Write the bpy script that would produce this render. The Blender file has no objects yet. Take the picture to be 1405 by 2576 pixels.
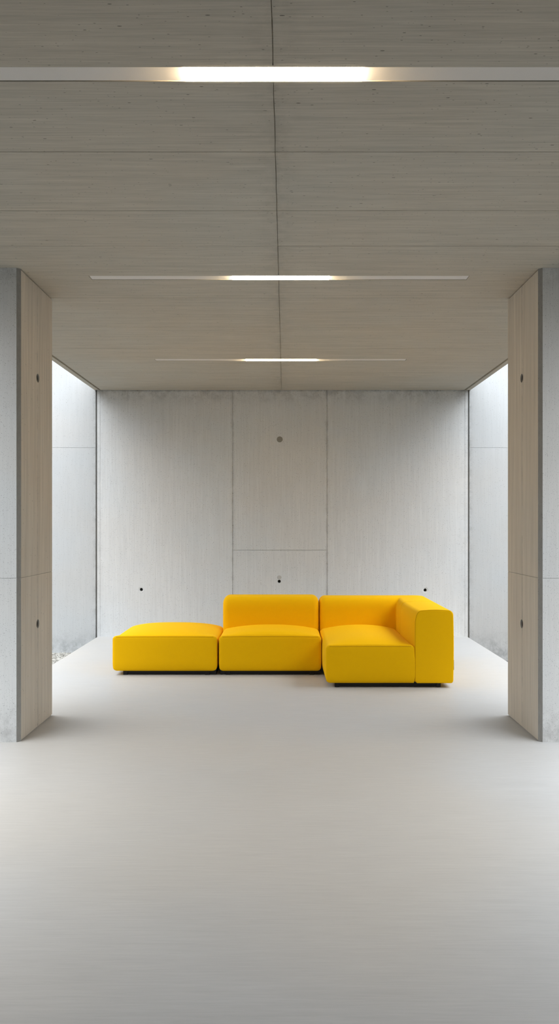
import bpy, bmesh, math, random
from mathutils import Vector
random.seed(7)
S = bpy.context.scene
C = S.collection
CEIL = 3.236            # ceiling height
WALL = 10.70            # distance of the rear wall
XL, XR = -2.43, 2.41    # floor slab edges
FL = 2050.0

# ---------------------------------------------------------------- materials
def srgb(r, g, b):
    f = lambda c: (c/255/12.92) if c/255 <= .04045 else ((c/255+.055)/1.055)**2.4
    return (f(r), f(g), f(b), 1)

class NT:
    def __init__(self, name):
        self.m = bpy.data.materials.new(name); self.m.use_nodes = True
        self.t = self.m.node_tree; self.t.nodes.clear()
        self.out = self.n('ShaderNodeOutputMaterial')
        self.b = self.n('ShaderNodeBsdfPrincipled')
        self.l(self.b.outputs[0], self.out.inputs[0])
    def n(self, k, **kw):
        x = self.t.nodes.new(k)
        for a, v in kw.items(): setattr(x, a, v)
        return x
    def l(self, a, b): self.t.links.new(a, b)
    def val(self, sock, v):
        if hasattr(v, 'is_linked') or hasattr(v, 'links'): self.l(v, sock)
        else: sock.default_value = v
    def math(self, op, a, b=0.0, c=None, clamp=False):
        x = self.n('ShaderNodeMath', operation=op, use_clamp=clamp)
        self.val(x.inputs[0], a); self.val(x.inputs[1], b)
        if c is not None: self.val(x.inputs[2], c)
        return x.outputs[0]
    def coord(self):
        if not hasattr(self, 'tc'):
            self.tc = self.n('ShaderNodeTexCoord').outputs['Object']
            s = self.n('ShaderNodeSeparateXYZ'); self.l(self.tc, s.inputs[0])
            self.xyz = s.outputs
        return self.tc
    def mapped(self, scale, loc=(0, 0, 0)):
        m = self.n('ShaderNodeMapping'); self.l(self.coord(), m.inputs[0])
        m.inputs['Scale'].default_value = scale; m.inputs['Location'].default_value = loc
        return m.outputs[0]
    def noise(self, scale3, s=1.0, detail=4.0, rough=.6, loc=(0, 0, 0)):
        x = self.n('ShaderNodeTexNoise'); self.l(self.mapped(scale3, loc), x.inputs['Vector'])
        x.inputs['Scale'].default_value = s; x.inputs['Detail'].default_value = detail
        x.inputs['Roughness'].default_value = rough
        return x.outputs[0]
    def ramp(self, f, lo, hi, a=0.0, b=1.0):
        x = self.n('ShaderNodeMapRange'); x.clamp = True; x.interpolation_type = 'SMOOTHSTEP'
        self.l(f, x.inputs[0])
        for i, v in zip((1, 2, 3, 4), (lo, hi, a, b)): x.inputs[i].default_value = v
        return x.outputs[0]
    def near(self, axis, pos, w):
        """1 on the plane axis = pos, fading to 0 at distance w (a stain along a joint)"""
        self.coord()
        d = self.math('ABSOLUTE', self.math('SUBTRACT', self.xyz[axis], pos))
        return self.ramp(d, 0, w, 1, 0)

def concrete(name, col, streak, streak_amp=.10, blotch_amp=.10, pit_amt=.55, pit_scale=38, pit_keep=.80,
             pit_stretch=(1, 1, 1), stains=(), rough=.85, bump=.25, wide=1.6, pit_r=1.0):
    k = NT(name)
    # per face streaks: long along one axis
    s1 = k.noise(streak, 1, 3, .65)
    s2 = k.noise(tuple(v*.28 for v in streak), 1, 3, .6, (5, 3, 1))
    bl = k.noise((1.1, 1.1, 1.1), 1, 4, .6)
    bl2 = k.noise((4, 4, 4), 1, 4, .6, (9, 2, 4))
    def cen(f, a): return k.math('MULTIPLY', k.math('SUBTRACT', f, .5), a)
    v = k.math('ADD', 1.0, cen(s1, streak_amp*2))
    v = k.math('ADD', v, cen(s2, streak_amp*wide))
    v = k.math('ADD', v, cen(bl, blotch_amp*2))
    v = k.math('ADD', v, cen(bl2, blotch_amp*.8))
    # pits
    pits = None
    for sc, keep, rad in ((pit_scale, pit_keep, .16), (pit_scale*2.3, pit_keep*.9, .2)):
        vo = k.n('ShaderNodeTexVoronoi'); k.l(k.mapped(pit_stretch), vo.inputs['Vector']); vo.inputs['Scale'].default_value = sc
        sp = k.n('ShaderNodeSeparateColor'); k.l(vo.outputs['Color'], sp.inputs[0])
        gate = k.math('GREATER_THAN', k.math('ADD', sp.outputs[0], cen(bl, .35)), keep)
        r = k.math('MULTIPLY', sp.outputs[1], rad*pit_r)
        inside = k.math('SUBTRACT', r, vo.outputs['Distance'])
        p = k.math('MULTIPLY', k.ramp(inside, -.01, .03), gate)
        pits = p if pits is None else k.math('MAXIMUM', pits, p)
    v = k.math('MULTIPLY', v, k.math('SUBTRACT', 1.0, k.math('MULTIPLY', pits, pit_amt)))
    for axis, pos, w, amt in stains:
        g = k.math('MULTIPLY', k.near(axis, pos, w), k.ramp(k.noise((9, 9, 9), 1, 6, .75, (pos, w*9, 2)), .35, .7))
        v = k.math('MULTIPLY', v, k.math('SUBTRACT', 1.0, k.math('MULTIPLY', g, amt)))
    # faint warm/cool variation
    wc = k.noise((.8, .8, .8), 1, 3, .5, (3, 7, 1))
    mix = k.n('ShaderNodeMix', data_type='RGBA')
    k.l(k.ramp(wc, .35, .65), mix.inputs['Factor'])
    mix.inputs['A'].default_value = (col[0]*.985, col[1]*1.0, col[2]*1.012, 1)
    mix.inputs['B'].default_value = (col[0]*1.015, col[1]*.995, col[2]*.975, 1)
    mul = k.n('ShaderNodeVectorMath', operation='SCALE'); k.l(mix.outputs['Result'], mul.inputs[0]); k.l(v, mul.inputs['Scale'])
    k.l(mul.outputs[0], k.b.inputs['Base Color'])
    k.b.inputs['Roughness'].default_value = rough
    k.b.inputs['Specular IOR Level'].default_value = .25
    h = k.math('SUBTRACT', k.math('ADD', s1, k.math('MULTIPLY', s2, .6)), k.math('MULTIPLY', pits, 2.0))
    bp = k.n('ShaderNodeBump'); bp.inputs['Strength'].default_value = bump; bp.inputs['Distance'].default_value = .002
    k.l(h, bp.inputs['Height']); k.l(bp.outputs[0], k.b.inputs['Normal'])
    return k.m

WALLC = (.665, .68, .69)
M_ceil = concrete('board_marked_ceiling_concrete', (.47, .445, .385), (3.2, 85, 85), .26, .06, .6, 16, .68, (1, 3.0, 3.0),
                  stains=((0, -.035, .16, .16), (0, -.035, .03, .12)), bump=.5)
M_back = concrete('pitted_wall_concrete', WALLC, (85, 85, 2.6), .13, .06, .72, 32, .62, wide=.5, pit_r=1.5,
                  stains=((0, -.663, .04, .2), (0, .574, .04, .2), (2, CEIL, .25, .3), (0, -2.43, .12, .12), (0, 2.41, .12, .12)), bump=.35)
M_outer = concrete('pale_wall_concrete', (.52, .535, .545), (85, 85, 2.6), .07, .05, .6, 32, .72, wide=.5, pit_r=1.5,
                   stains=((2, -.3, .45, .45), (0, -2.45, .08, .3), (0, 2.43, .08, .3)), bump=.3)
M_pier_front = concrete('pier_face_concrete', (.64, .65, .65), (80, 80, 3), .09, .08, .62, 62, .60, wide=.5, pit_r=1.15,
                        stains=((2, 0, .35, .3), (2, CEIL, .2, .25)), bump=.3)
M_pier_side = concrete('board_marked_pier_concrete', (.60, .55, .475), (70, 70, 1.8), .26, .05, .5, 26, .80, (1, 1, .5),
                       stains=((1, 5.955, .02, .3),), bump=.6)
M_court = concrete('added_court_dark_concrete', (.12, .12, .115), (40, 40, 1.5), .1, .15, .5, 14, .8)  # kept dark so the added court walls bounce little light
M_chamfer = concrete('chamfer_concrete', (.30, .295, .28), (90, 90, 30), .18, .08, .5, 60, .6, bump=.4)

def floor_mat():
    k = NT('brushed_floor_screed')
    s1 = k.noise((5, 95, 1), 1, 4, .7); s2 = k.noise((2, 26, 1), 1, 3, .6, (4, 4, 0))
    bl = k.noise((.55, .9, 1), 1, 4, .5); bl2 = k.noise((.35, .35, 1), 1, 2, .5, (7, 1, 0))
    cen = lambda f, a: k.math('MULTIPLY', k.math('SUBTRACT', f, .5), a)
    v = k.math('ADD', k.math('ADD', 1.0, cen(s1, .26)), k.math('ADD', cen(s2, .17), cen(bl, .07)))
    mix = k.n('ShaderNodeMix', data_type='RGBA'); k.l(k.ramp(bl2, .35, .65), mix.inputs['Factor'])
    mix.inputs['A'].default_value = (.437, .442, .445, 1); mix.inputs['B'].default_value = (.465, .445, .415, 1)
    mul = k.n('ShaderNodeVectorMath', operation='SCALE'); k.l(mix.outputs['Result'], mul.inputs[0]); k.l(v, mul.inputs['Scale'])
    k.l(mul.outputs[0], k.b.inputs['Base Color'])
    k.l(k.ramp(s2, .3, .7, .42, .56), k.b.inputs['Roughness'])
    k.b.inputs['Specular IOR Level'].default_value = .25
    bp = k.n('ShaderNodeBump'); bp.inputs['Strength'].default_value = .12; bp.inputs['Distance'].default_value = .001
    k.l(s1, bp.inputs['Height']); k.l(bp.outputs[0], k.b.inputs['Normal'])
    return k.m
M_floor = floor_mat()

def plain(name, col, rough=.6, spec=.4, namp=.0, nscale=60, sheen=0, bump=0):
    k = NT(name)
    if namp or bump:
        n = k.noise((1, 1, 1), nscale, 4, .6)
        if namp:
            v = k.math('ADD', 1.0, k.math('MULTIPLY', k.math('SUBTRACT', n, .5), namp*2))
            mul = k.n('ShaderNodeVectorMath', operation='SCALE'); mul.inputs[0].default_value = col[:3]; k.l(v, mul.inputs['Scale'])
            k.l(mul.outputs[0], k.b.inputs['Base Color'])
        else: k.b.inputs['Base Color'].default_value = col
        if bump:
            bp = k.n('ShaderNodeBump'); bp.inputs['Strength'].default_value = bump; bp.inputs['Distance'].default_value = .001
            k.l(n, bp.inputs['Height']); k.l(bp.outputs[0], k.b.inputs['Normal'])
    else: k.b.inputs['Base Color'].default_value = col
    k.b.inputs['Roughness'].default_value = rough; k.b.inputs['Specular IOR Level'].default_value = spec
    if sheen:
        k.b.inputs['Sheen Weight'].default_value = sheen; k.b.inputs['Sheen Roughness'].default_value = .35
        k.b.inputs['Sheen Tint'].default_value = (1, .8, .3, 1)
    return k.m
M_yel = plain('yellow_wool_upholstery', (.93, .515, .0, 1), .8, .12, .03, 420, .06, .12)
M_seam = plain('yellow_seam_thread', (.62, .31, .002, 1), .8, .1, .05, 300)
M_black = plain('black_lacquered_foot', (.012, .011, .010, 1), .45, .3, .05, 50)
M_tab = plain('black_woven_tab', (.01, .01, .01, 1), .8, .2, .1, 300)
def cover_mat():
    k = NT('translucent_light_cover')
    n = k.noise((1, 1, 1), 40, 2); k.l(k.ramp(n, 0, 1, .4, .5), k.b.inputs['Roughness'])
    k.b.inputs['Base Color'].default_value = (.80, .78, .75, 1); k.b.inputs['Specular IOR Level'].default_value = .3
    tr = k.n('ShaderNodeBsdfTranslucent'); tr.inputs[0].default_value = (.9, .88, .85, 1)
    mx = k.n('ShaderNodeMixShader'); mx.inputs[0].default_value = .15
    k.l(k.b.outputs[0], mx.inputs[1]); k.l(tr.outputs[0], mx.inputs[2]); k.l(mx.outputs[0], k.out.inputs[0])
    return k.m
M_plate = cover_mat()
M_hole_shade = plain('dark_tie_hole_shade', (.02, .02, .018, 1), .7, .3, .1, 60)  # near-black colour standing in for the shade inside tie holes
M_plug = plain('mortar_plug', (.30, .29, .26, 1), .9, .2, .25, 130, bump=.8)
M_plug2 = plain('pale_mortar_plug', (.50, .50, .49, 1), .9, .2, .1, 130, bump=.5)
M_gravel = plain('gravel_stone', (.42, .41, .38, 1), .9, .2, .35, 12, bump=.5)
M_ground = plain('gravelly_soil_ground', (.10, .095, .085, 1), .95, .1, .4, 30, bump=.6)
def led_mat():
    k = NT('warm_led_diffuser')
    k.b.inputs['Base Color'].default_value = (.9, .88, .82, 1)
    k.b.inputs['Emission Color'].default_value = (1.0, .80, .55, 1)
    k.b.inputs['Emission Strength'].default_value = LED
    n = k.noise((1, 1, 1), 30, 2); k.l(k.ramp(n, 0, 1, .45, .55), k.b.inputs['Roughness'])
    return k.m
LED = 13.0
M_led = led_mat()

# ---------------------------------------------------------------- helpers
def link(name, me, mats, parent=None, smooth=False):
    if not isinstance(mats, (list, tuple)): mats = [mats]
    for m in mats: me.materials.append(m)
    for p in me.polygons: p.use_smooth = smooth
    o = bpy.data.objects.new(name, me); C.objects.link(o)
    if parent is not None:
        o.parent = parent
        if parent.type == 'EMPTY': o.location = -parent.location      # meshes are modelled in world metres
    return o
def tag(o, label=None, cat=None, group=None, kind=None):
    if label: o['label'] = label
    if cat: o['category'] = cat
    if group: o['group'] = group
    if kind: o['kind'] = kind
    return o
def empty(name, loc, label, cat, group=None):
    o = bpy.data.objects.new(name, None); C.objects.link(o); o.location = loc; o.empty_display_size = .2
    bpy.context.view_layer.update()
    return tag(o, label, cat, group)
def box(bm, x0, x1, y0, y1, z0, z1, mi=0):
    v = [bm.verts.new((x, y, z)) for z in (z0, z1) for y in (y0, y1) for x in (x0, x1)]
    for f in ((0, 2, 3, 1), (4, 5, 7, 6), (0, 1, 5, 4), (2, 6, 7, 3), (0, 4, 6, 2), (1, 3, 7, 5)):
        q = bm.faces.new([v[i] for i in f]); q.material_index = mi
def prism(bm, pts, z0, z1, mis=None):
    lo = [bm.verts.new((x, y, z0)) for x, y in pts]; hi = [bm.verts.new((x, y, z1)) for x, y in pts]
    n = len(pts)
    bm.faces.new(lo[::-1]); bm.faces.new(hi)
    for i in range(n):
        f = bm.faces.new((lo[i], lo[(i+1) % n], hi[(i+1) % n], hi[i]))
        if mis: f.material_index = mis[i]
def disc(bm, c, r0, r1, axis, d0, d1, n=40):
    """closed frustum along axis ('y' or 'x') from coordinate d0 (radius r0) to d1 (radius r1); c = the two other coordinates (u, z)"""
    rings = []
    for d, r in ((d0, r0), (d1, r1)):
        ring = []
        for i in range(n):
            a = 2*math.pi*i/n; u = c[0]+r*math.cos(a); z = c[1]+r*math.sin(a)
            ring.append(bm.verts.new((u, d, z) if axis == 'y' else (d, u, z)))
        rings.append(ring)
    bm.faces.new(rings[0]); bm.faces.new(rings[1][::-1])
    for i in range(n): bm.faces.new((rings[0][i], rings[1][i], rings[1][(i+1) % n], rings[0][(i+1) % n]))
def to_mesh(bm, name='m'):
    bmesh.ops.recalc_face_normals(bm, faces=bm.faces)
    me = bpy.data.meshes.new(name); bm.to_mesh(me); bm.free(); return me
def carve(base_bm, cutters):
    """boolean difference of closed cutters, one after another, returned as a plain mesh"""
    me = to_mesh(base_bm, 'base')
    for cb in cutters:
        a = bpy.data.objects.new('base', me); C.objects.link(a)
        b = bpy.data.objects.new('cut', to_mesh(cb, 'cut')); C.objects.link(b)
        md = a.modifiers.new('b', 'BOOLEAN'); md.operation = 'DIFFERENCE'; md.object = b; md.solver = 'EXACT'; md.use_self = True
        dg = bpy.context.evaluated_depsgraph_get(); dg.update()
        me = bpy.data.meshes.new_from_object(a.evaluated_get(dg), preserve_all_data_layers=True, depsgraph=dg)
        bpy.data.objects.remove(a); bpy.data.objects.remove(b)
    me.materials.clear()
    return me

# ---------------------------------------------------------------- floor, ground
SIDE = 2.5      # end of the added side walls that cut light near the camera
BACK = -5.0     # how far the pavilion runs behind the camera
bm = bmesh.new(); box(bm, XL, XR, BACK, WALL, -.33, 0)
tag(link('floor', to_mesh(bm), M_floor), 'pale grey brushed screed floor running from the camera to the rear wall', 'floor', kind='structure')
bm = bmesh.new(); box(bm, -30, 30, -30, WALL+.5, -.60, -.36)
tag(link('ground', to_mesh(bm), M_ground), 'sunken ground just beyond the right edge of the floor slab', 'ground', kind='structure')

# ---------------------------------------------------------------- ceiling slab
LIGHTS = [(3.108, 3.209), (5.74, 5.834), (8.665, 8.765)]
LX0, LX1 = -1.37, 1.312
bm = bmesh.new(); box(bm, XL-.045, XR+.045, BACK, WALL, CEIL, CEIL+.34)
joints_full = [2.45, 3.82, 4.54, 6.30, 7.25, 8.14, 8.875, 9.46]
cuts = []
g = bmesh.new()
for y in joints_full: box(g, XL+.02, XR-.02, y-.0022, y+.0022, CEIL-.01, CEIL+.007)
box(g, -.035, XR-.02, 5.118, 5.124, CEIL-.01, CEIL+.009)
box(g, XL+.02, -.0355, 5.1195, 5.1225, CEIL-.01, CEIL+.004)
cuts.append(g)
g = bmesh.new()
for y0, y1 in ((BACK+.1, LIGHTS[0][0]-.012), (LIGHTS[0][1]+.012, LIGHTS[1][0]-.012), (LIGHTS[1][1]+.012, LIGHTS[2][0]-.012), (LIGHTS[2][1]+.012, WALL-.001)):
    # the seam wavers by a few millimetres
    n = max(6, int((y1-y0)/.09)); L = []; R = []
    for i in range(n+1):
        y = y0+(y1-y0)*i/n; x = -.039+.0022*(y-3)+random.uniform(-.001, .001); w = random.uniform(.0011, .0022)
        L.append((x-w, y)); R.append((x+w, y))
    prism(g, L+R[::-1], CEIL-.01, CEIL+.008)
cuts.append(g)
g = bmesh.new()
for y0, y1 in LIGHTS: box(g, LX0, LX1, y0, y1, CEIL-.01, CEIL+.09)
cuts.append(g)
g = bmesh.new()
box(g, XL+.012, XL+.040, BACK+.05, WALL-.0005, CEIL-.01, CEIL+.02); box(g, XR-.040, XR-.012, BACK+.05, WALL-.0005, CEIL-.01, CEIL+.02)   # drip grooves
cuts.append(g)
tag(link('ceiling', carve(bm, cuts), M_ceil), 'grey board-marked concrete ceiling slab with thin joints across it', 'ceiling', kind='structure')

# ---------------------------------------------------------------- rear walls
bm = bmesh.new(); box(bm, XL-.012, XR+.012, WALL, WALL+.3, -.5, 6.5)
g = bmesh.new()
for x in (-.663, .574): box(g, x-.0045, x+.0045, WALL-.01, WALL+.007, -.001, CEIL+.01)
g2 = bmesh.new(); box(g2, -.6586, .5696, WALL-.01, WALL+.006, 1.131, 1.138)
for x in (XL+.028, XR-.028): box(g2, x-.002, x+.002, WALL-.01, WALL+.003, 0, CEIL+.01)
box(g2, XL, XR, WALL-.01, WALL+.006, CEIL-.012, CEIL)          # shadow gap under the slab
g3 = bmesh.new()
HOLES = [(-1.863, .618), (1.863, .611)]
for x, z in HOLES: disc(g3, (x, z), .040, .032, 'y', WALL-.003, WALL+.003)
disc(g3, (-.047, 2.59), .040, .038, 'y', WALL-.01, WALL+.010)
disc(g3, (-.052, .7745), .030, .028, 'y', WALL-.01, WALL+.005)
g4 = bmesh.new()
for x, z in HOLES: disc(g4, (x, z), .021, .021, 'y', WALL-.02, WALL+.075)
disc(g4, (-.053, .724), .022, .0175, 'y', WALL-.01, WALL+.07)
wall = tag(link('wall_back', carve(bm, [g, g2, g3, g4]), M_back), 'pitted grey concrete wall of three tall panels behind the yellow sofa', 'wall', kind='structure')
for x, z in HOLES:
    b = bmesh.new(); disc(b, (x, z), .0205, .0205, 'y', WALL+.045, WALL+.07); disc(b, (x, z), .006, .006, 'y', WALL+.03, WALL+.046, 16)
    link('tie_hole_shade_disc', to_mesh(b), M_hole_shade, wall)  # dark disc set into the hole as its shade
b = bmesh.new(); disc(b, (-.053, .724), .0174, .0174, 'y', WALL+.04, WALL+.065); link('tie_hole_shade_disc', to_mesh(b), M_hole_shade, wall)
b = bmesh.new(); disc(b, (-.047, 2.59), .036, .037, 'y', WALL+.003, WALL+.0095); link('tie_hole_plug', to_mesh(b), M_plug, wall)
b = bmesh.new(); disc(b, (-.052, .779), .026, .027, 'y', WALL+.001, WALL+.0045); link('tie_hole_plug', to_mesh(b), M_plug2, wall)

for nm, x0, x1, lab in (('wall_left', -14, XL-.032, 'bright outer concrete wall seen left of the rear wall panels'),
                        ('wall_right', XR+.032, 14, 'bright outer concrete wall seen right of the rear wall panels')):
    b = bmesh.new(); box(b, x0, x1, WALL, WALL+.3, -.5, 6.5)
    gg = bmesh.new(); box(gg, x0-.1, x1+.1, WALL-.01, WALL+.003, 2.478, 2.482)
    if nm == 'wall_right':
        # ragged undercut foot
        n = 60; top = []
        for i in range(n+1): top.append((XR-.1+i*.03, -.315+random.uniform(-.008, .008)))
        vs0 = [gg.verts.new((x, WALL-.01, z)) for x, z in top]+[gg.verts.new((top[-1][0], WALL-.01, -.55)), gg.verts.new((top[0][0], WALL-.01, -.55))]
        vs1 = [gg.verts.new((v.co.x, WALL+.12, v.co.z)) for v in vs0]
        gg.faces.new(vs0); gg.faces.new(vs1[::-1]); m = len(vs0)
        for i in range(m): gg.faces.new((vs0[i], vs1[i], vs1[(i+1) % m], vs0[(i+1) % m]))
    tag(link(nm, carve(b, [gg]), M_outer), lab, 'wall', kind='structure')
# added courtyard walls, out of view, blocking low light from the sides
for nm, x0, x1 in (('added_wall_court_left', -7.3, -7.0), ('added_wall_court_right', 7.0, 7.3)):
    b = bmesh.new(); box(b, x0, x1, -12, WALL, -.5, 4.2)
    tag(link(nm, to_mesh(b), M_court), kind='structure')
# dark recess strips between the panels (joint backing)
for k_, (x0, x1) in enumerate(((XL-.034, XL-.010), (XR+.010, XR+.034))):
    b = bmesh.new(); box(b, x0, x1, WALL+.03, WALL+.29, -.5, 6.4)
    tag(link('trim_%d' % (k_+1), to_mesh(b), M_chamfer), ('left' if k_ == 0 else 'right')+' dark vertical joint beside the rear wall', 'joint strip', kind='structure')

# gravel at the foot of the left outer wall
b = bmesh.new()
ib = bmesh.new(); bmesh.ops.create_icosphere(ib, subdivisions=1, radius=1); ib.verts.index_update()
IV = [v.co.copy() for v in ib.verts]; IF = [[v.index for v in f.verts] for f in ib.faces]; ib.free()
def stone(bm, c, r):
    sx, sy, sz = (r*random.uniform(.7, 1.2) for _ in range(3)); a = random.uniform(0, 6.28); vs = []
    for co in IV:
        x, y, z = co.x*sx, co.y*sy, co.z*sz*.7
        vs.append(bm.verts.new((x*math.cos(a)-y*math.sin(a)+c[0], x*math.sin(a)+y*math.cos(a)+c[1], z+c[2])))
    for f in IF: bm.faces.new([vs[k] for k in f])
for i in range(6000):
    x = XL-.02-4.5*random.random()**2; y = random.uniform(9.3, WALL-.018)
    zt = -.34+.13*max(0, (y-9.9)/.8)
    stone(b, (x, y, zt+random.uniform(-.006, .01)), random.uniform(.005, .013))
# mound under the stones
vv = [b.verts.new(p) for p in ((-6.98, 9.2, -.36), (XL, 9.2, -.36), (XL, 9.9, -.345), (-6.98, 9.9, -.345), (XL, WALL-.001, -.215), (-6.98, WALL-.001, -.215), (XL, WALL-.001, -.36), (-6.98, WALL-.001, -.36))]
b.faces.new((vv[0], vv[1], vv[2], vv[3])); b.faces.new((vv[3], vv[2], vv[4], vv[5])); b.faces.new((vv[5], vv[4], vv[6], vv[7]))
tag(link('gravel_bed', to_mesh(b), M_gravel), 'strip of grey gravel at the foot of the left outer wall', 'gravel', kind='stuff')

# ---------------------------------------------------------------- piers
def pier(name, s, xin, y0, y1, label, joint=True):
    """s = -1 left, +1 right; xin = inner face; outer face flush with slab edge"""
    xo = XL if s < 0 else XR
    ch = .024
    pts = [(xo, y0), (xin+s*ch, y0), (xin+s*ch*.15, y0+ch*.85), (xin, y0+ch), (xin, y1), (xo, y1)]
    mis = [0, 2, 2, 1, 0, 0]
    b = bmesh.new()
    if s > 0: prism(b, pts, .0, CEIL, mis)
    else: prism(b, pts, .0, CEIL, mis)
    me_cut = bmesh.new()
    # joint at 1.12 m around the pier, shadow gaps at foot and head
    X0, X1 = min(xo, xin)-.05, max(xo, xin)+.05
    cs = []
    if joint:
        box(me_cut, X0, X1, y0-.05, y0+.003, 1.1175, 1.1205)
        cs.append(me_cut)
        c2 = bmesh.new()
        xa, xb = sorted((xin+s*.004, xin-s*.05)); box(c2, xa, xb, y0+.01, y1+.05, 1.117, 1.1205)
        xa, xb = sorted((xin+s*.008, xin-s*.05)); box(c2, xa, xb, y0+ch+.002, y1+.05, -.01, .010)
        xa, xb = sorted((xin+s*.008, xin-s*.05)); box(c2, xa, xb, y0+ch+.002, y1+.05, CEIL-.010, CEIL+.01)
        cs.append(c2)
        c3 = bmesh.new()
        for z in (2.556, .757):
            disc(c3, (y0+.405, z), .034, .022, 'x', xin-s*.004, xin+s*.03)
        cs.append(c3)
        c4 = bmesh.new(); xa, xb = sorted((xin+s*.001, xin-s*.03)); box(c4, xa, xb, y0+.4035, y0+.4055, .02, CEIL-.02); cs.append(c4)
    me = carve(b, cs) if cs else to_mesh(b)
    for p in me.polygons:
        nx, ny = p.normal.x, p.normal.y
        p.material_index = 2 if (abs(nx) > .12 and ny < -.12 and abs(ny) < .995) else (1 if nx*s < -.5 else 0)
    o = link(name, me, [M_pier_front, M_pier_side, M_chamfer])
    # the cut faces keep index of the nearest side face
    tag(o, label, 'pillar', 'concrete pillars carrying the slab')
    if joint:
        for z in (2.556, .757):
            b = bmesh.new(); d0, d1 = xin+s*.008, xin+s*.028; disc(b, (y0+.405, z), .0235, .022, 'x', d0, d1)
            link('tie_hole_shade_disc', to_mesh(b), M_hole_shade, o)  # blackened disc just inside the pillar hole, painted as shade
    return o
for nm, x0, x1 in (('added_wall_front_left', XL, XL+.3), ('added_wall_front_right', XR-.3, XR)):  # added unseen walls that dim the light around the camera
    b = bmesh.new(); box(b, x0, x1, BACK, SIDE, 0, CEIL)
    tag(link(nm, to_mesh(b), M_back), None, None, kind='structure')
b = bmesh.new(); box(b, XL+.3, XR-.3, BACK, BACK+.25, 0, CEIL)  # added end wall behind the camera, closing off light
tag(link('added_wall_front', to_mesh(b), M_back), kind='structure')
PY0, PY1 = 5.56, 6.333
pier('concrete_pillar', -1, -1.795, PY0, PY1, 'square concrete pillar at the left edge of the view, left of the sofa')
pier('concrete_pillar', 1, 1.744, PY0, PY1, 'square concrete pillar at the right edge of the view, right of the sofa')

# ---------------------------------------------------------------- recessed strip lights
def strip_light(y0, y1, label, lx0, lx1):
    r = empty('recessed_strip_light', ((LX0+LX1)/2, (y0+y1)/2, CEIL), label, 'ceiling light', 'recessed strip lights in the concrete ceiling')
    e = .0035
    b = bmesh.new()   # shallow aluminium trough with cover plate just inside the slab
    b.free()
    for xa, xb in ((LX0+e, lx0), (lx1, LX1-e)):      # translucent covers either side; the bar's ends glow through them
        b = bmesh.new(); b.faces.new([b.verts.new(p) for p in ((xa, y0+e, CEIL+.002), (xa, y1-e, CEIL+.002), (xb, y1-e, CEIL+.002), (xb, y0+e, CEIL+.002))])
        link('cover_plate', to_mesh(b), M_plate, r)
    b = bmesh.new(); box(b, lx0, lx1, y0+.0035, y1-.0035, CEIL-.0015, CEIL+.030)   # luminous diffuser, a hair proud of the slab
    bmesh.ops.bevel(b, geom=list(b.edges), offset=.001, segments=2, affect='EDGES')
    o = link('lit_diffuser', to_mesh(b), M_led, r); tag(o, 'glowing warm white middle section')
strip_light(*LIGHTS[0], 'nearest and widest glowing strip light, crossing the top of the view', -.385, .310)
strip_light(*LIGHTS[1], 'middle strip light, in line with the two pillars', -.36, .325)
strip_light(*LIGHTS[2], 'farthest and smallest strip light, nearest the rear wall', -.40, .355)

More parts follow.
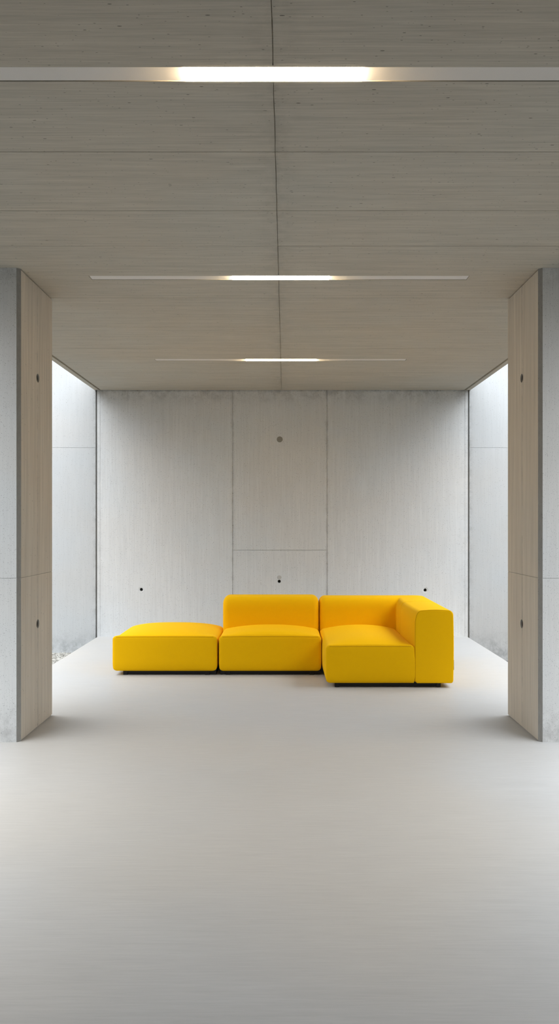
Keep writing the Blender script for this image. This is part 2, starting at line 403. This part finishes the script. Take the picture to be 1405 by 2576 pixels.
# ---------------------------------------------------------------- sofa
def samples(a, b, ra, rb, n=16, e=9):
    """positions from a to b, dense inside the rounded ends"""
    out = []
    for i in range(e): out.append(a+ra*(1-math.cos(i/e*math.pi/2)))
    m = n
    for i in range(m+1): out.append(a+ra+(b-a-ra-rb)*i/m)
    for i in range(e-1, -1, -1): out.append(b-rb*(1-math.cos(i/e*math.pi/2)))
    return out
def cushion(x0, x1, y0, y1, z0, z1, rxl, rxr, ryf, ryb, rzt, rzb, crown=.045, bulge=.006, pu=3, pv=5, bot=.008, rlow=None, drop=.016):
    bm = bmesh.new()
    X = samples(x0, x1, rxl, rxr, 26); Y = samples(y0, y1, ryf, ryb, 26); Z = samples(z0, z1, rzb, rzt, 10)
    cache = {}
    def f(p):
        x, y, z = p
        cx = min(max(x, x0+rxl), x1-rxr); cy = min(max(y, y0+ryf), y1-ryb); cz = min(max(z, z0+rzb), z1-rzt)
        if rlow is not None and x > (x0+x1)/2:      # the lower front edge against the armrest is tight
            k = min(1, max(0, (z-(z1-.13))/.09)); k = k*k*(3-2*k); rr = rlow+(rxr-rlow)*k
            cx = min(max(x, x0+rxl), x1-rr)
        else: rr = rxr
        rx = rxl if x < cx else rr; ry = ryf if y < cy else ryb; rz = rzt if z > cz else rzb
        dx, dy, dz = (x-cx)/rx, (y-cy)/ry, (z-cz)/rz
        L = math.sqrt(dx*dx+dy*dy+dz*dz); M = max(abs(dx), abs(dy), abs(dz))
        if L > 1e-9: dx, dy, dz = dx/L*M, dy/L*M, dz/L*M
        q = [cx+dx*rx, cy+dy*ry, cz+dz*rz]
        u = (q[0]-(x0+x1)/2)/((x1-x0)/2); v = (q[1]-(y0+y1)/2)/((y1-y0)/2); w = (q[2]-(z0+z1)/2)/((z1-z0)/2)
        if w > 0:
            q[2] += crown*max(0, 1-abs(u)**pu)*max(0, 1-abs(v)**pv)*w**2
            q[2] -= drop*abs(u)**5*min(1, max(0, (v+1)/.35))*w**2
        wb = max(0, 1-w*w)
        q[0] += bulge*u**3*wb*(1-v**4)
        q[1] += bulge*.8*v**3*wb*(1-u**4)
        # tucked bottom
        if w < -.55:
            k = ((-w-.55)/.45)**2*bot
            q[0] -= k*u; q[1] -= k*v
        return q
    def vert(i, j, k):
        key = (i, j, k)
        if key not in cache: cache[key] = bm.verts.new(f((X[i], Y[j], Z[k])))
        return cache[key]
    nx, ny, nz = len(X)-1, len(Y)-1, len(Z)-1
    for i in range(nx):
        for j in range(ny):
            for k in (0, nz): bm.faces.new((vert(i, j, k), vert(i+1, j, k), vert(i+1, j+1, k), vert(i, j+1, k)))
    for i in range(nx):
        for k in range(nz):
            for j in (0, ny): bm.faces.new((vert(i, j, k), vert(i+1, j, k), vert(i+1, j, k+1), vert(i, j, k+1)))
    for j in range(ny):
        for k in range(nz):
            for i in (0, nx): bm.faces.new((vert(i, j, k), vert(i, j+1, k), vert(i, j+1, k+1), vert(i, j, k+1)))
    return to_mesh(bm), f
def tube(path, r, n=6):
    bm = bmesh.new(); prev = None
    for i, p in enumerate(path):
        p = Vector(p); a = Vector(path[max(0, i-1)]); c = Vector(path[min(len(path)-1, i+1)])
        t = (c-a).normalized(); up = Vector((.31, .77, .55)); s = t.cross(up).normalized(); w = t.cross(s)
        ring = [bm.verts.new(p+r*(math.cos(2*math.pi*k/n)*s+math.sin(2*math.pi*k/n)*w)) for k in range(n)]
        if prev:
            for k in range(n): bm.faces.new((prev[k], prev[(k+1) % n], ring[(k+1) % n], ring[k]))
        else: bm.faces.new(ring[::-1])
        prev = ring
    bm.faces.new(prev)
    return to_mesh(bm)
def lerp(a, b, t): return a+(b-a)*t

def back_profile(z0, zt, a_in=.19, b_in=.14, a_out=.13, b_out=.045, inner_bulge=.0):
    """closed loop of (t, z): t = 0 inner face, 1 outer face; generous round over the inner top edge"""
    P = []
    n = 14
    for i in range(11):
        z = lerp(z0+.02, zt-b_in, i/10); P.append((-inner_bulge*math.sin(math.pi*i/10), z))
    for i in range(1, n+1):
        a = i/n*math.pi/2; P.append((a_in*(1-math.cos(a)**.85), zt-b_in+b_in*math.sin(a)**.85))
    for i in range(1, 10): 
        t = i/10; P.append((lerp(a_in, 1-a_out, t), zt+.006*math.sin(math.pi*t)))
    for i in range(n+1):
        a = i/n*math.pi/2; P.append((1-a_out+a_out*math.sin(a), zt-b_out+b_out*math.cos(a)))
    for i in range(1, 9): 
        t = i/9; P.append((1+.012*math.sin(math.pi*t), lerp(zt-b_out, z0+.03, t)))
    for i in range(7):
        a = i/6*math.pi/2; P.append((1-.06*(1-math.cos(a)), z0+.03-.03*math.sin(a)))
    P.append((.5, z0)); P.append((.06, z0))
    return P
def sweep(st, prof, W, cap0=True, cap1=True):
    """st: list of ((xi, yi), (xo, yo), inset)"""
    bm = bmesh.new(); zs = [z for _, z in prof]; zc = (max(zs)+min(zs))/2; H = max(zs)-min(zs)
    rings = []
    for (xi, yi), (xo, yo), d in st:
        kt, kz = 1-2*d/W, 1-2*d/H
        ring = []
        for t, z in prof:
            t2 = .5+(t-.5)*kt; z2 = zc+(z-zc)*kz
            ring.append(bm.verts.new((lerp(xi, xo, t2), lerp(yi, yo, t2), z2)))
        rings.append(ring)
    n = len(prof)
    for a, b in zip(rings, rings[1:]):
        for i in range(n): bm.faces.new((a[i], a[(i+1) % n], b[(i+1) % n], b[i]))
    for ring, cap in ((rings[0], cap0), (rings[-1], cap1)):
        if not cap: continue
        # inner support rings keep the flat cap shaded flat
        c = sum((v.co for v in ring), Vector())/n
        cur = ring
        for s in (.97, .85, .5, .2):
            nxt = [bm.verts.new(c+(v.co-c)*s) for v in ring]
            for i in range(n): bm.faces.new((cur[i], cur[(i+1) % n], nxt[(i+1) % n], nxt[i]))
            cur = nxt
        bm.faces.new(cur)
    return to_mesh(bm)
def end_insets(r, n=9):
    """(distance from end, inset) pairs from the very end inward"""
    return [(r*(1-math.cos(i/n*math.pi/2)), r*(1-math.sin(i/n*math.pi/2))) for i in range(n+1)]

def foot(parent, x, y, h=.046):
    b = bmesh.new(); w = .021; box(b, x-w, x+w, y-w, y+w, 0, h)
    bmesh.ops.bevel(b, geom=[e for e in b.edges if abs(e.verts[0].co.z-e.verts[1].co.z) > .01], offset=.004, segments=2, affect='EDGES')
    link('foot', to_mesh(b), M_black, parent)
def underframe_shade(parent, x0, x1, y0, y1):  # black frame brought down near the floor as painted under-sofa shade
    b = bmesh.new(); box(b, x0, x1, y0, y1, .005, .046)
    link('underframe_shade', to_mesh(b), M_black, parent)

Z0, ZS = .042, .388
YF, YB = 7.98, 8.95
YI = 8.60
GRP = 'units of the yellow modular sofa'
def seat_seam(parent, f, x0, x1, y0, z1, m=.03):
    path = []
    n = 40
    for i in range(n+1):
        x = lerp(x0+m, x1-m, i/n); p = f((x, y0, z1)); path.append((p[0], p[1]-.0002, p[2]+.0002))
    link('seam', tube(path, .0024), M_seam, parent, True)

# footstool module
ot = empty('sofa_footstool', (-1.151, (YF+YB)/2, 0), 'yellow backless sofa unit like a large footstool, left end of the sofa', 'sofa', GRP)
me, f = cushion(-1.672, -.650, YF, YB, Z0, ZS, .04, .04, .014, .06, .034, .028, .044, .009, 2.3, 4, drop=.034)
seat = link('seat', me, M_yel, ot, True); seat_seam(seat, f, -1.672, -.650, YF, ZS)
underframe_shade(ot, -1.53, -.66, YF+.05, YB-.06)
for x in (-1.553, -.747):
    for y in (YF+.06, YB-.09): foot(ot, x, y)

# middle module
md = empty('sofa_middle_unit', (-.129, (YF+YB)/2, 0), 'yellow armless sofa unit with a low backrest, in the middle of the sofa', 'sofa', GRP)
me, f = cushion(-.629, .372, YF, YI+.03, Z0, ZS, .035, .035, .014, .03, .034, .028, .047, .006, 2.2, 7)
seat = link('seat', me, M_yel, md, True); seat_seam(seat, f, -.629, .372, YF, ZS)
st = []
for d, s in end_insets(.07): st.append(((-.640+d, YI), (-.640+d, YB), s))
for i in range(1, 24):
    x = lerp(-.570, .308, i/24); st.append(((x, YI-.006*math.sin(math.pi*i/24)), (x, YB), 0))
for d, s in reversed(end_insets(.07)): st.append(((.378-d, YI), (.378-d, YB), s))
link('backrest', sweep(st, back_profile(Z0, .712), YB-YI), M_yel, md, True)
underframe_shade(md, -.62, .365, YF+.05, YB-.06)
for x in (-.54, .28):
    for y in (YF+.06, YB-.09): foot(md, x, y)

# corner module
CF = 7.38; XI, XO = 1.191, 1.541
cr = empty('sofa_corner_unit', (.962, (CF+YB)/2, 0), 'yellow corner sofa unit with right armrest, deeper than the other two units', 'sofa', GRP)
me, f = cushion(.386, XI+.003, CF, YI+.03, Z0, ZS-.001, .035, .045, .012, .03, .040, .028, .058, .007, 2.2, 7, .008, .004)
seat = link('seat', me, M_yel, cr, True); seat_seam(seat, f, .386, XI+.003, CF, ZS-.001, .03)
ZT = .703
prof = back_profile(Z0, ZT)
ri, ro = .012, .10
ARM_B = .022
def xin_at(y):      # the padded inner face of the armrest swells towards the seat
    u = (YI-ri-y)/(YI-ri-CF); return XI-ARM_B*math.sin(math.pi*min(1, u*1.02))**.6 if 0 < u < 1/1.02 else XI
SY = 8.17        # seam across the armrest
st = []
for d, s in end_insets(.07): st.append(((.384+d, YI), (.384+d, YB), s))
xa = XI-ri
for i in range(1, 16): 
    x = lerp(.454, xa, i/16); st.append(((x, YI), (x, YB), 0))
# around the corner: inner follows a tight arc while the outer travels to and round its own arc
def outer_at(u):
    L1 = (XO-ro)-xa; La = ro*math.pi/2; L2 = (YB-ro)-(YI-ri); T = L1+La+L2; s = u*T
    if s < L1: return (xa+s, YB)
    if s < L1+La:
        a = (s-L1)/ro; return (XO-ro+ro*math.sin(a), YB-ro+ro*math.cos(a))
    return (XO, YB-ro-(s-L1-La))
n = 26
for i in range(n+1):
    u = i/n; a = u*math.pi/2
    st.append(((xa+ri*math.sin(a), YI-ri+ri*math.cos(a)), outer_at(u), 0))
for i in range(1, 9):
    y = lerp(YI-ri, SY+.004, (i/8)**1.6); st.append(((xin_at(y), y), (XO, y), 0))
XS = xin_at(SY); st.append(((XS, SY+.0012), (XO, SY+.0012), .0015)); st.append(((XS, SY+.0006), (XO, SY+.0006), .004))
link('backrest', sweep(st, prof, .35, True, False), M_yel, cr, True)
st = [((XS, SY-.0006), (XO, SY-.0006), .004), ((XS, SY-.0012), (XO, SY-.0012), .0015), ((XS, SY-.004), (XO, SY-.004), 0)]
for i in range(1, 15):
    y = lerp(SY-.004, CF+.012, i/15); st.append(((xin_at(y), y), (XO, y), 0))
for d, s in reversed(end_insets(.010, 7)): st.append(((XI, CF+d), (XO, CF+d), s))
arm = link('armrest', sweep(st, prof, .35, False, True), M_yel, cr, True)
zs = [z for _, z in prof]; zc = (max(zs)+min(zs))/2; H = max(zs)-min(zs)
path = []
for t, z in prof[3:40]:
    d = .003; t2 = .5+(t-.5)*(1-2*d/.35); z2 = zc+(z-zc)*(1-2*d/H); path.append((lerp(XI, XO, t2), CF+.0032, z2))
link('seam', tube(path, .0024), M_seam, arm, True)
link('seam', tube([(lerp(XS, XO, .5+(t-.5)*(1-.0030/.35)), SY, z-.0008) for t, z in prof[5:27]], .0018), M_seam, arm, True)
# vertical joint thread between seat front and arm front
link('seam', tube([(XI+.003, CF+.0024, z) for z in [Z0+.012+i*.018 for i in range(15)]], .0018), M_seam, arm, True)
b = bmesh.new(); box(b, XO-.001, XO+.013, CF+.045, CF+.049, .155, .245)
link('fabric_tab', to_mesh(b), M_tab, arm)
tag(bpy.data.objects[arm.children[-1].name], 'small black woven tab')
underframe_shade(cr, .51, 1.40, CF+.05, YB-.06)
for x in (.490, 1.412):
    for y in (CF+.06, YB-.09): foot(cr, x, y)

# ---------------------------------------------------------------- light
w = bpy.data.worlds.new('overcast_sky'); S.world = w; w.use_nodes = True
nt = w.node_tree; bg = nt.nodes['Background']
tc = nt.nodes.new('ShaderNodeTexCoord'); sp = nt.nodes.new('ShaderNodeSeparateXYZ'); nt.links.new(tc.outputs['Generated'], sp.inputs[0])
mr = nt.nodes.new('ShaderNodeMapRange'); nt.links.new(sp.outputs[2], mr.inputs[0])
mr.inputs[1].default_value = 0; mr.inputs[2].default_value = 1.0; mr.inputs[3].default_value = 0; mr.inputs[4].default_value = 1
bg.inputs[0].default_value = (.93, .965, 1.0, 1)
nt.links.new(mr.outputs[0], bg.inputs[1])
S.view_settings.view_transform = 'Standard'; S.view_settings.look = 'None'; S.view_settings.gamma = 1
S.view_settings.use_curve_mapping = False
S.view_settings.exposure = 1.22

pw = nt.nodes.new('ShaderNodeMath'); pw.operation = 'POWER'; nt.links.new(mr.outputs[0], pw.inputs[0]); pw.inputs[1].default_value = 1.5
ml = nt.nodes.new('ShaderNodeMath'); ml.operation = 'MULTIPLY_ADD'; nt.links.new(pw.outputs[0], ml.inputs[0]); ml.inputs[1].default_value = 4.6; ml.inputs[2].default_value = .05
nt.links.new(ml.outputs[0], bg.inputs[1])

# ---------------------------------------------------------------- camera
cd = bpy.data.cameras.new('camera'); cam = bpy.data.objects.new('camera', cd); C.objects.link(cam)
cam.location = (0, 0, 1.5); cam.rotation_euler = (math.pi/2, 0, 0)
cd.sensor_fit = 'VERTICAL'; cd.sensor_height = 36; cd.lens = 36*FL/2576
cd.shift_x = -9.5/2576; cd.shift_y = 26/2576
cd.clip_end = 200
S.camera = cam
